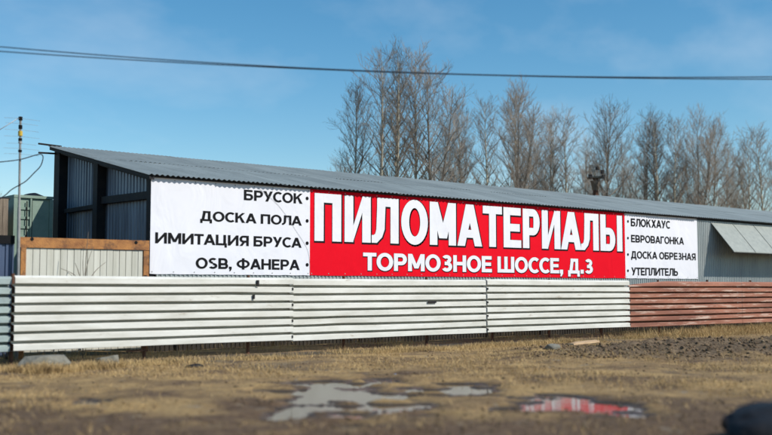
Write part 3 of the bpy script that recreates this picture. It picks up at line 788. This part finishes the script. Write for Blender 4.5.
# ------------------------------------------------------------------ overhead cables on poles beyond the picture
CZ = 18.0
def cable_line(f, name, label):
    pts = [on_depth(px, f(px), CZ) for px in range(-330, 1331, 30)]
    mb = MB(); mb.tube(pts, .0095, 6); return tag(mb.build(name, 'cable_black', None, True), label, 'cable', None)
qa = np.polyfit([0, 100, 250, 480, 772], [45.8, 56.5, 64.8, 74.2, 77.0], 2)
qb = np.polyfit([0, 140, 250, 480, 772], [51.8, 59.6, 66.2, 75.6, 79.0], 2)
fa_ = lambda p: float(np.polyval(qa, p)); fb_ = lambda p: float(np.polyval(qb, p))
cable_line(fa_, 'overhead_cable', 'upper one of two black overhead cables crossing the sky')
cable_line(fb_, 'overhead_cable', 'lower one of two black overhead cables crossing the sky')
for px in (-330, 1330):
    a = on_depth(px, fa_(px), CZ); b = on_depth(px, fb_(px), CZ)
    pl = thing('utility_pole', 'grey utility pole carrying the overhead cables', 'pole', (a.x, a.y, 0), 'poles of the overhead line')
    mb = MB(); mb.tube([(a.x, a.y, -.6), (a.x, a.y, max(a.z, b.z) + .5)], [.14, .09], 12); part(mb, 'shaft', 'wood_old', pl)
    for q in (a, b):
        mb = MB(); mb.tube([(q.x, q.y - .13, q.z), (q.x, q.y + .13, q.z)], .04, 8); part(mb, 'insulator', 'pole_grey', pl)

# ------------------------------------------------------------------ bare trees
def grow_tree(seed, H, spread, fork=0, bark='bark_pale', dens=1.0, base=.16):
    r = random.Random(seed); T = MB(); C = MB()
    def trunkline(x0, y0, z0, x1, y1, h):
        pts = []; n = 12; px, py = r.uniform(0, 6), r.uniform(0, 6)
        for k in range(n + 1):
            f = k / n
            pts.append(Vector((x0 + (x1 - x0) * f ** .8 + .16 * math.sin(px + f * 5) * f, y0 + (y1 - y0) * f ** .8 + .16 * math.sin(py + f * 4.4) * f, z0 + (h - z0) * f)))
        return pts
    stems = [(trunkline(0, 0, -.3, r.uniform(-.5, .5), r.uniform(-.4, .4), H), base)]
    for q in range(fork):
        a = r.uniform(0, 6.28); k = r.uniform(.32, .48)
        b0 = stems[0][0][int(k * 12)]
        st = trunkline(b0.x, b0.y, b0.z, b0.x + math.cos(a) * spread * .62, b0.y + math.sin(a) * spread * .62, H * r.uniform(.84, .97))
        stems.append((st, base * .6))
    def along(pts, f):
        f = f * (len(pts) - 1); i = min(int(f), len(pts) - 2); return pts[i].lerp(pts[i + 1], f - i)
    def branch(p, d, L, rad, n, upc, wob):
        pts = [p]; d = d.normalized()
        for k in range(n):
            d = (d + Vector((r.gauss(0, wob), r.gauss(0, wob), r.gauss(0, wob) + upc))).normalized()
            pts.append(pts[-1] + d * (L / n))
        return pts
    for pts, rb in stems:
        rr = [max(rb * (1 - k / 12.0) ** .85, .028 - .001 * k) for k in range(13)]
        T.tube(pts, rr, 8)
        z0 = pts[0].z; zspan = pts[-1].z - z0
        np_ = int((50 if rb == base else 26) * dens)
        for q in range(np_):
            f = (.22 if z0 < 1 else .12) + .765 * ((q + r.random()) / np_) ** .8; f = min(f, .985)
            p = along(pts, f); a = q * 2.4 + r.uniform(-.6, .6)
            zr = p.z / H
            env = max(.42, math.sin(math.pi * min(1, max(.05, (zr - .10) / .97))) ** .55)
            L = spread * (.55 + .65 * r.random()) * env * (1.25 if rb == base else .85) * (1.2 - .45 * zr)
            L = max(L, .45)
            el = math.radians(r.uniform(28, 52) + 16 * zr)
            d = Vector((math.cos(a) * math.cos(el), math.sin(a) * math.cos(el), math.sin(el)))
            br_ = branch(p, d, L * 1.25, 0, 5, .055, .085)
            r0 = max(.016, rb * (1 - f) * .5 + .012)
            C.tube(br_, [r0 * (1 - .72 * k / 5) for k in range(6)], 4, False)
            ns = int((5 + L * 4.2) * min(1.25, dens))
            for s in range(ns):
                fs = .18 + .82 * (s + r.random()) / ns; fs = min(fs, .99)
                ps = along(br_, fs); dd = (along(br_, min(1, fs + .1)) - ps + (br_[-1] - br_[-2]) * .01).normalized()
                side = Vector((r.gauss(0, 1), r.gauss(0, 1), r.gauss(.25, .8))).normalized()
                L2 = (.4 + .6 * r.random()) * (1.25 - .45 * fs) * (.5 + .3 * spread)
                b2 = branch(ps, dd * .75 + side * .75, L2, 0, 3, .14, .10)
                C.tube(b2, [.011, .009, .007, .005], 3, False)
                for t in range(r.randint(3, 5)):
                    ft = .2 + .8 * r.random(); pt = along(b2, min(ft, .99))
                    side = Vector((r.gauss(0, 1), r.gauss(0, 1), r.gauss(.5, .8))).normalized()
                    d2 = (b2[-1] - b2[0]).normalized() * .9 + side * .7
                    b3 = branch(pt, d2, .18 + .34 * r.random(), 0, 2, .16, .14)
                    C.tube(b3, [.0065, .0055, .004], 3, False)
    return T.mesh('trunk', bark, True), C.mesh('crown', 'twig', False)
KIND = [grow_tree(3, 18, 2.1, 0, base=.19), grow_tree(8, 18, 2.5, 0, dens=1.15, base=.19), grow_tree(15, 18, 2.5, 2, 'bark_dark'), grow_tree(21, 18, 2.2, 1, base=.18), grow_tree(34, 18, 3.1, 1, 'bark_dark', base=.19), grow_tree(44, 16, 2.5, 2)]
TOPZ = [max(v.co.z for v in k[1].vertices) for k in KIND]
def tree(kind, px, ytop, Z, label, group, rot=None, lean=0.0, H=None):
    Z = Z * .70 if Z > 65 else Z
    p = on_depth(px, 289, Z); top = on_depth(px, ytop, Z).z
    s = top / (TOPZ[kind] - .25)
    t = thing('bare_tree', label, 'tree', (p.x, p.y, 0), group)
    t.rotation_euler = (rnd.uniform(-.025, .025), rnd.uniform(-.025, .025), rot if rot is not None else rnd.uniform(0, 6.28))
    t.scale = (s * rnd.uniform(.92, 1.08), s * rnd.uniform(.92, 1.08), s)
    link('trunk', KIND[kind][0], t); link('crown', KIND[kind][1], t)
    return t
GRP = 'bare trees in the row behind the shed'
LAB = 'tall leafless tree with pale trunk in the row behind the shed'
LAB2 = 'tall leafless tree with dark trunk and spreading limbs behind the shed'
rows = [(1, 353, 74, 70), (0, 380, 42, 66), (3, 397, 40, 67), (0, 413, 39, 69), (4, 435, 58, 68), (1, 463, 93, 84), (0, 486, 92, 80), (2, 511, 77, 77), (1, 519, 84, 82), (3, 549, 106, 86), (0, 568, 107, 90),
        (4, 607, 97, 83), (1, 640, 113, 92), (3, 664, 105, 90), (0, 677, 110, 94), (2, 697, 105, 91), (1, 712, 113, 96), (3, 749, 127, 102), (0, 768, 121, 98),
        (5, 452, 112, 92), (5, 534, 122, 96), (5, 586, 132, 104), (5, 626, 136, 106), (5, 688, 132, 108), (5, 731, 138, 112), (5, 790, 130, 104)]
ORD = 'first second third fourth fifth sixth seventh eighth ninth tenth eleventh twelfth thirteenth fourteenth fifteenth sixteenth seventeenth eighteenth nineteenth'.split()
for k, (kd, px, yt, Z) in enumerate(rows):
    if k == 0: l_, g_ = 'leafless pale tree standing at the free end of the row behind the shed', GRP
    elif kd in (2, 4): l_, g_ = 'tall dark-trunked bare tree behind the shed, %s from the free end of the row' % ORD[k], GRP
    elif kd == 5: l_, g_ = 'lower leafless bushy tree filling gaps in the row behind the shed', GRP
    else: l_, g_ = 'tall pale-trunked bare tree behind the shed, %s from the free end of the row' % ORD[k], GRP
    tree(kd, px, yt, Z, l_, g_)
# thicket of bare scrub beneath the row
for k in range(9):
    px = 345 + k * 50 + rnd.uniform(-6, 6); Z = 74 + (px - 330) * .085 + rnd.uniform(0, 8)
    roofy = 172 + (px - 330) * .088
    t = tree(5, px, roofy - 6 - rnd.uniform(0, 16), Z, 'low bare scrub tree just above the shed roof line', 'bare scrub at the foot of the tree row')
for px, yt, Z in ((-6, 186, 60), (-22, 170, 64), (4, 193, 70)):
    tree(5, px, yt, Z, 'small bare tree beyond the timber shed', 'small bare trees past the timber shed')

# lighting mast among the trees
ZL = 58; lb = on_depth(597, 289, ZL); lt = on_depth(597, 178.5, ZL).z
lm = thing('lighting_mast', 'brown lighting mast with railed platform and floodlights among the bare trees', 'mast', (lb.x, lb.y, 0))
def lx(u, v, z): return tuple(Vector((lb.x, lb.y, 0)) + Rh * u + Fh * v + Up * z)
mb = MB(); mb.tube([lx(0, 0, -.3), lx(0, 0, lt)], [.22, .15], 10); part(mb, 'shaft', 'rust_dark', lm)
mb = MB(); mb.tube([lx(0, 0, lt - .7), lx(0, 0, lt - .15)], [.17, .30], 10); part(mb, 'collar', 'wood_old', lm)
mb = MB(); mb.hexa([lx(-.42, -.4, lt), lx(.36, -.4, lt), lx(.36, .4, lt), lx(-.42, .4, lt), lx(-.42, -.4, lt + .10), lx(.36, -.4, lt + .10), lx(.36, .4, lt + .10), lx(-.42, .4, lt + .10)]); part(mb, 'platform', 'lamp_metal', lm)
for u in (-.42, .36):
    for v in (-.4, .4):
        mb = MB(); mb.tube([lx(u, v, lt + .1), lx(u, v, lt + .72)], .022, 6); part(mb, 'rail_post', 'lamp_metal', lm)
for zz in (.45, .72):
    for v in (-.4, .4):
        mb = MB(); mb.tube([lx(-.44, v, lt + zz), lx(.38, v, lt + zz)], .02, 6); part(mb, 'handrail', 'lamp_metal', lm)
for u, zz, v in ((-.40, .04, -.5), (.02, .52, -.45), (.30, .3, -.5), (.36, .02, -.45)):
    mb = MB(); mb.hexa([lx(u - .11, v - .1, lt + zz - .1), lx(u + .11, v - .1, lt + zz - .1), lx(u + .09, v + .08, lt + zz - .06), lx(u - .09, v + .08, lt + zz - .06), lx(u - .11, v - .04, lt + zz + .14), lx(u + .11, v - .04, lt + zz + .14), lx(u + .09, v + .12, lt + zz + .10), lx(u - .09, v + .12, lt + zz + .10)])
    part(mb, 'floodlight', 'dark_steel', lm)

# ------------------------------------------------------------------ loose things on the ground
def lump(name, c, sx, sy, sz, m, label, cat, seed, rough=.28, group=None, sink=.25, n=18, blk=.65):
    r = np.random.default_rng(seed); mb = MB(); ph = r.uniform(0, 50)
    for i in range(n + 1):
        th = math.pi * i / n
        for j in range(n * 2):
            fi = math.pi * j / n
            d = np.array([math.sin(th) * math.cos(fi), math.sin(th) * math.sin(fi), math.cos(th)])
            k = 1 + rough * (float(fbm(np.array([d[0] * 1.6 + ph + d[2]]), np.array([d[1] * 1.6 + ph - d[2] * .7]), 4, seed)[0]) - .45) * 2
            # blocky: push towards a superellipsoid
            q = (abs(d) ** 3.2).sum() ** (-1 / 3.2)
            v = d * k * (1 - blk + blk * q)
            mb.v.append((c.x + v[0] * sx, c.y + v[1] * sy, c.z + (v[2] * (1 - sink) + .0) * sz))
    w2 = n * 2
    for i in range(n):
        for j in range(w2): mb.f.append((i * w2 + j, (i + 1) * w2 + j, (i + 1) * w2 + (j + 1) % w2, i * w2 + (j + 1) % w2))
    root = mb; cx = Vector((c.x, c.y, c.z)); mb.v = [(a - cx.x, b - cx.y, z - cx.z) for a, b, z in mb.v]
    o = mb.build(name, m, None, True); o.location = cx
    return tag(o, label, cat, group)
def gpos(px, py):
    p = on_ground(px, py); p.z = hz(p.x, p.y); return p
import bmesh
def rock(name, c, sx, sy, sz, m, label, cat, seed, n=34, flat=.45):
    r = random.Random(seed); bm = bmesh.new()
    for k in range(n):
        a = r.uniform(0, 6.283); z = r.uniform(-1, 1); q = (1 - abs(z) ** 3) ** .4
        bm.verts.new((math.cos(a) * q * sx * r.uniform(.8, 1.05), math.sin(a) * q * sy * r.uniform(.8, 1.05), min(z, flat + r.uniform(-.06, .06)) * sz))
    bmesh.ops.convex_hull(bm, input=bm.verts)
    for v in [v for v in bm.verts if not v.link_faces]: bm.verts.remove(v)
    bmesh.ops.subdivide_edges(bm, edges=bm.edges[:], cuts=3, use_grid_fill=True)
    bmesh.ops.triangulate(bm, faces=bm.faces[:])
    for v in bm.verts:
        p = v.co; d = float(fbm(np.array([p.x * 9 + p.z * 5 + seed]), np.array([p.y * 9 - p.z * 6 + seed]), 3, seed)[0]) - .45
        v.co = p * (1 + d * .14)
    me = bpy.data.meshes.new(name); bm.to_mesh(me); bm.free(); me.materials.append(M[m])
    o = link(name, me, None, c); return tag(o, label, cat)
rock('concrete_block', gpos(44, 370) + Vector((0, 0, .13)), .56, .34, .30, 'concrete', 'large grey concrete block lying in dry grass under the white fence', 'block', 3)
rock('concrete_block', gpos(107, 365.5) + Vector((0, 0, .09)), .34, .24, .22, 'concrete', 'smaller pale rubble lump half buried beside the large concrete block', 'block', 5, 20, .7)
lump('rubble_stone', gpos(553, 353) + Vector((0, 0, .05)), .20, .16, .13, 'concrete', 'pale stone on the dark soil heap beside the planks', 'stone', 9, .25)
for k in range(7):
    p = gpos(rnd.uniform(525, 640), rnd.uniform(344, 358)); q = rnd.uniform(.04, .09)
    lump('soil_clod', p + Vector((0, 0, q * .3)), q * 1.2, q, q * .8, 'pebble', 'small clod on the dark soil heap near the planks', 'clod', 20 + k, .3, 'clods on the soil heap', .2, 7)
lump('rubber_scrap', gpos(194, 367) + Vector((0, 0, .02)), .17, .10, .07, 'black_rubber', 'small black scrap in the dry grass below the white fence', 'scrap', 6, .35, None, .2, 10)
lump('blue_litter', gpos(395, 375) + Vector((0, 0, .02)), .03, .025, .025, 'blue_litter', 'tiny crumpled blue piece of litter on the dry grass', 'litter', 7, .4, None, .1, 7)
def plank(px0, py0, px1, py1, wd, th, label):
    a, b = gpos(px0, py0), gpos(px1, py1); a.z += .10; b.z += .13
    d = (b - a).normalized(); s = Vector((-d.y, d.x, 0)) * wd / 2; u = Vector((0, 0, th)); q = MB()
    q.hexa([a - s, b - s, b + s, a + s, a - s + u, b - s + u, b + s + u, a + s + u]); c = a.copy(); q.v = [(x - c.x, y - c.y, z - c.z) for x, y, z in q.v]
    o = q.build('plank', 'wood_new'); o.location = c; tag(o, label, 'plank')
plank(571, 352.5, 597, 350.5, .17, .045, 'fresh pale sawn plank lying lowest on the soil heap')
plank(574, 347.5, 596, 347, .13, .04, 'narrower pale plank lying behind the lowest plank on the soil heap')
# bulging black thing in the grass
bs = gpos(803, 440)
lump('black_sack', bs + Vector((0, 0, .10)), 1.22, .6, .36, 'black_rubber', 'bulging black plastic heap lying on the dry ground', 'sack', 13, .26, None, .1, 34, .05)

# small bare bush in front of the gate
sb = on_y(84, 300, 22.6); sb.z = 0
shr = thing('bare_bush', 'small bare bush of thin dark twigs in front of the white gate', 'bush', (sb.x, 22.6, 0))
for ex, ey, kx in ((88.5, 232, 86), (61, 268.5, 76), (106, 262, 94), (75, 263, 79), (93, 248, 87), (67, 272, 74), (83.5, 250, 83)):
    e = on_y(ex, ey, 22.6 + rnd.uniform(-.12, .12)); m_ = on_y(kx, (ey + 278) / 2 + 3, 22.6)
    mb = MB(); mb.tube(curve_pts([Vector((sb.x, 22.6, -.1)), Vector((sb.x + (kx - 84) * .004, 22.6, 1.5)), m_, e], 5), [.011] * 8 + [.009] * 4 + [.006] * 4, 5); part(mb, 'twig', 'bark_dark', shr)

# ------------------------------------------------------------------ dry grass
def grass(name, n, zone, hlo, hhi, wlo, whi, lie, seed, label, mname='grass_dry'):
    r = np.random.default_rng(seed)
    x, y = zone(r, n)
    pm = pud_mask(x, y); dn = fbm(x * .55, y * .55, 4, 31)
    mm = mound_mask(x, y)
    keep = (pm < -.2) & (r.random(len(x)) > lane(x, y) * 3.9) & (r.random(len(x)) < np.clip((dn - .36) * 5, .05, 1)) & (r.random(len(x)) > sstep(.07, .2, mm) * .72)
    x = x[keep]; y = y[keep]; n = len(x); z = height(x, y) - .01
    clump = fbm(x * 2.3, y * 2.3, 3, 77)
    h = (hlo + (hhi - hlo) * r.random(n) ** 1.6) * (.45 + 1.2 * clump); wd = r.uniform(wlo, whi, n)
    a = r.uniform(0, 2 * np.pi, n); tl = r.uniform(.1, 1, n) ** .7 * lie
    dx = np.cos(a) * np.sin(tl); dy = np.sin(a) * np.sin(tl); dz = np.cos(tl)
    b = r.uniform(0, np.pi, n); sx = np.cos(b) * wd / 2; sy = np.sin(b) * wd / 2
    v = np.empty((n, 5, 3))
    v[:, 0] = np.stack([x - sx, y - sy, z], 1); v[:, 1] = np.stack([x + sx, y + sy, z], 1)
    m_ = np.stack([x + dx * h * .5, y + dy * h * .5, z + dz * h * .6], 1); s_ = np.stack([sx, sy, 0 * sx], 1) * .8
    v[:, 2] = m_ + s_; v[:, 3] = m_ - s_
    v[:, 4] = np.stack([x + dx * h * 1.15, y + dy * h * 1.15, z + dz * h * .92], 1)
    base = np.arange(n)[:, None] * 5
    tri = np.concatenate([base + np.array([[0, 1, 2]]), base + np.array([[0, 2, 3]]), base + np.array([[3, 2, 4]])], 0)
    o = link(name, np_mesh(name, v.reshape(-1, 3), tri, mname)); o['kind'] = 'stuff'; o['label'] = label; o['category'] = 'grass'
    return n
def view_zone(z0, z1, pw):
    def f(r, n):
        Z = z0 + (z1 - z0) * r.random(n) ** pw; u = r.uniform(-.43, .43, n)
        x = Fh.x * Z + Rh.x * u * Z; y = Fh.y * Z + Rh.y * u * Z
        k = y < 21.4; return x[k], y[k]
    return f
def strip(x0, x1, y0, y1):
    def f(r, n): return r.uniform(x0, x1, n), r.uniform(y0, y1, n)
    return f
grass('field_grass', 190000, view_zone(8.5, 36, .75), .04, .16, .004, .010, 1.35, 1, 'short flattened dry straw grass over the muddy ground')
grass('verge_grass', 70000, strip(5, 42, 19.3, 21.35), .05, .20, .004, .009, .75, 2, 'taller dry yellow grass along the foot of the fence')
grass('verge_grass', 9000, strip(5, 42, 21.7, 23.4), .08, .34, .004, .009, .6, 3, 'sparse dry grass between the fence and the shed wall')
grass('verge_grass', 16000, strip(27.5, 42, 19.9, 21.3), .10, .36, .005, .010, .7, 4, 'tall pale straw in front of the rust-red fence sheets')
def around(pts, rad):
    def f(r, n):
        k = r.integers(0, len(pts), n); a = r.uniform(0, 6.283, n); q = rad * np.sqrt(r.random(n)) 
        return np.array([p.x for p in pts])[k] + np.cos(a) * q, np.array([p.y for p in pts])[k] + np.sin(a) * q * .6
    return f
grass('verge_grass', 5200, around([on_ground(45, 374), on_ground(28, 373), on_ground(62, 373), on_ground(106, 368)], .42), .06, .26, .004, .009, .8, 5, 'dry tufts of grass around the concrete blocks')
def pebbles(name, n, zone, lo, hi, seed, label, only_dug):
    r = np.random.default_rng(seed); x, y = zone(r, n)
    mm = mound_mask(x, y); pm = pud_mask(x, y)
    k = (pm < .1) & ((mm > .07) if only_dug else (r.random(len(x)) < .15 + lane(x, y) * 5))
    x = x[k]; y = y[k]; n = len(x); z = height(x, y); s = lo + (hi - lo) * r.random(n) ** 3
    ov = np.array([[1, 0, 0], [-1, 0, 0], [0, 1, 0], [0, -1, 0], [0, 0, 1], [0, 0, -1]], float)
    of = np.array([[0, 2, 4], [2, 1, 4], [1, 3, 4], [3, 0, 4], [2, 0, 5], [1, 2, 5], [3, 1, 5], [0, 3, 5]])
    a = r.uniform(0, 6.283, n); v = ov[None] * r.uniform(.55, 1.2, (n, 6, 1)) * s[:, None, None] * np.array([1.2, 1, .7])
    ca, sa = np.cos(a)[:, None], np.sin(a)[:, None]
    w_ = np.stack([v[..., 0] * ca - v[..., 1] * sa + x[:, None], v[..., 0] * sa + v[..., 1] * ca + y[:, None], v[..., 2] + z[:, None] + s[:, None] * .25], 2)
    o = link(name, np_mesh(name, w_.reshape(-1, 3), (np.arange(n)[:, None, None] * 6 + of[None]).reshape(-1, 3), 'pebble'))
    o['kind'] = 'stuff'; o['label'] = label; o['category'] = 'gravel'
pebbles('gravel', 26000, view_zone(8.5, 30, .8), .006, .035, 71, 'scattered gravel and small clods on the muddy lot', False)
pebbles('clods', 34000, view_zone(16, 40, .9), .012, .065, 72, 'loose clods covering the dug soil heap', True)
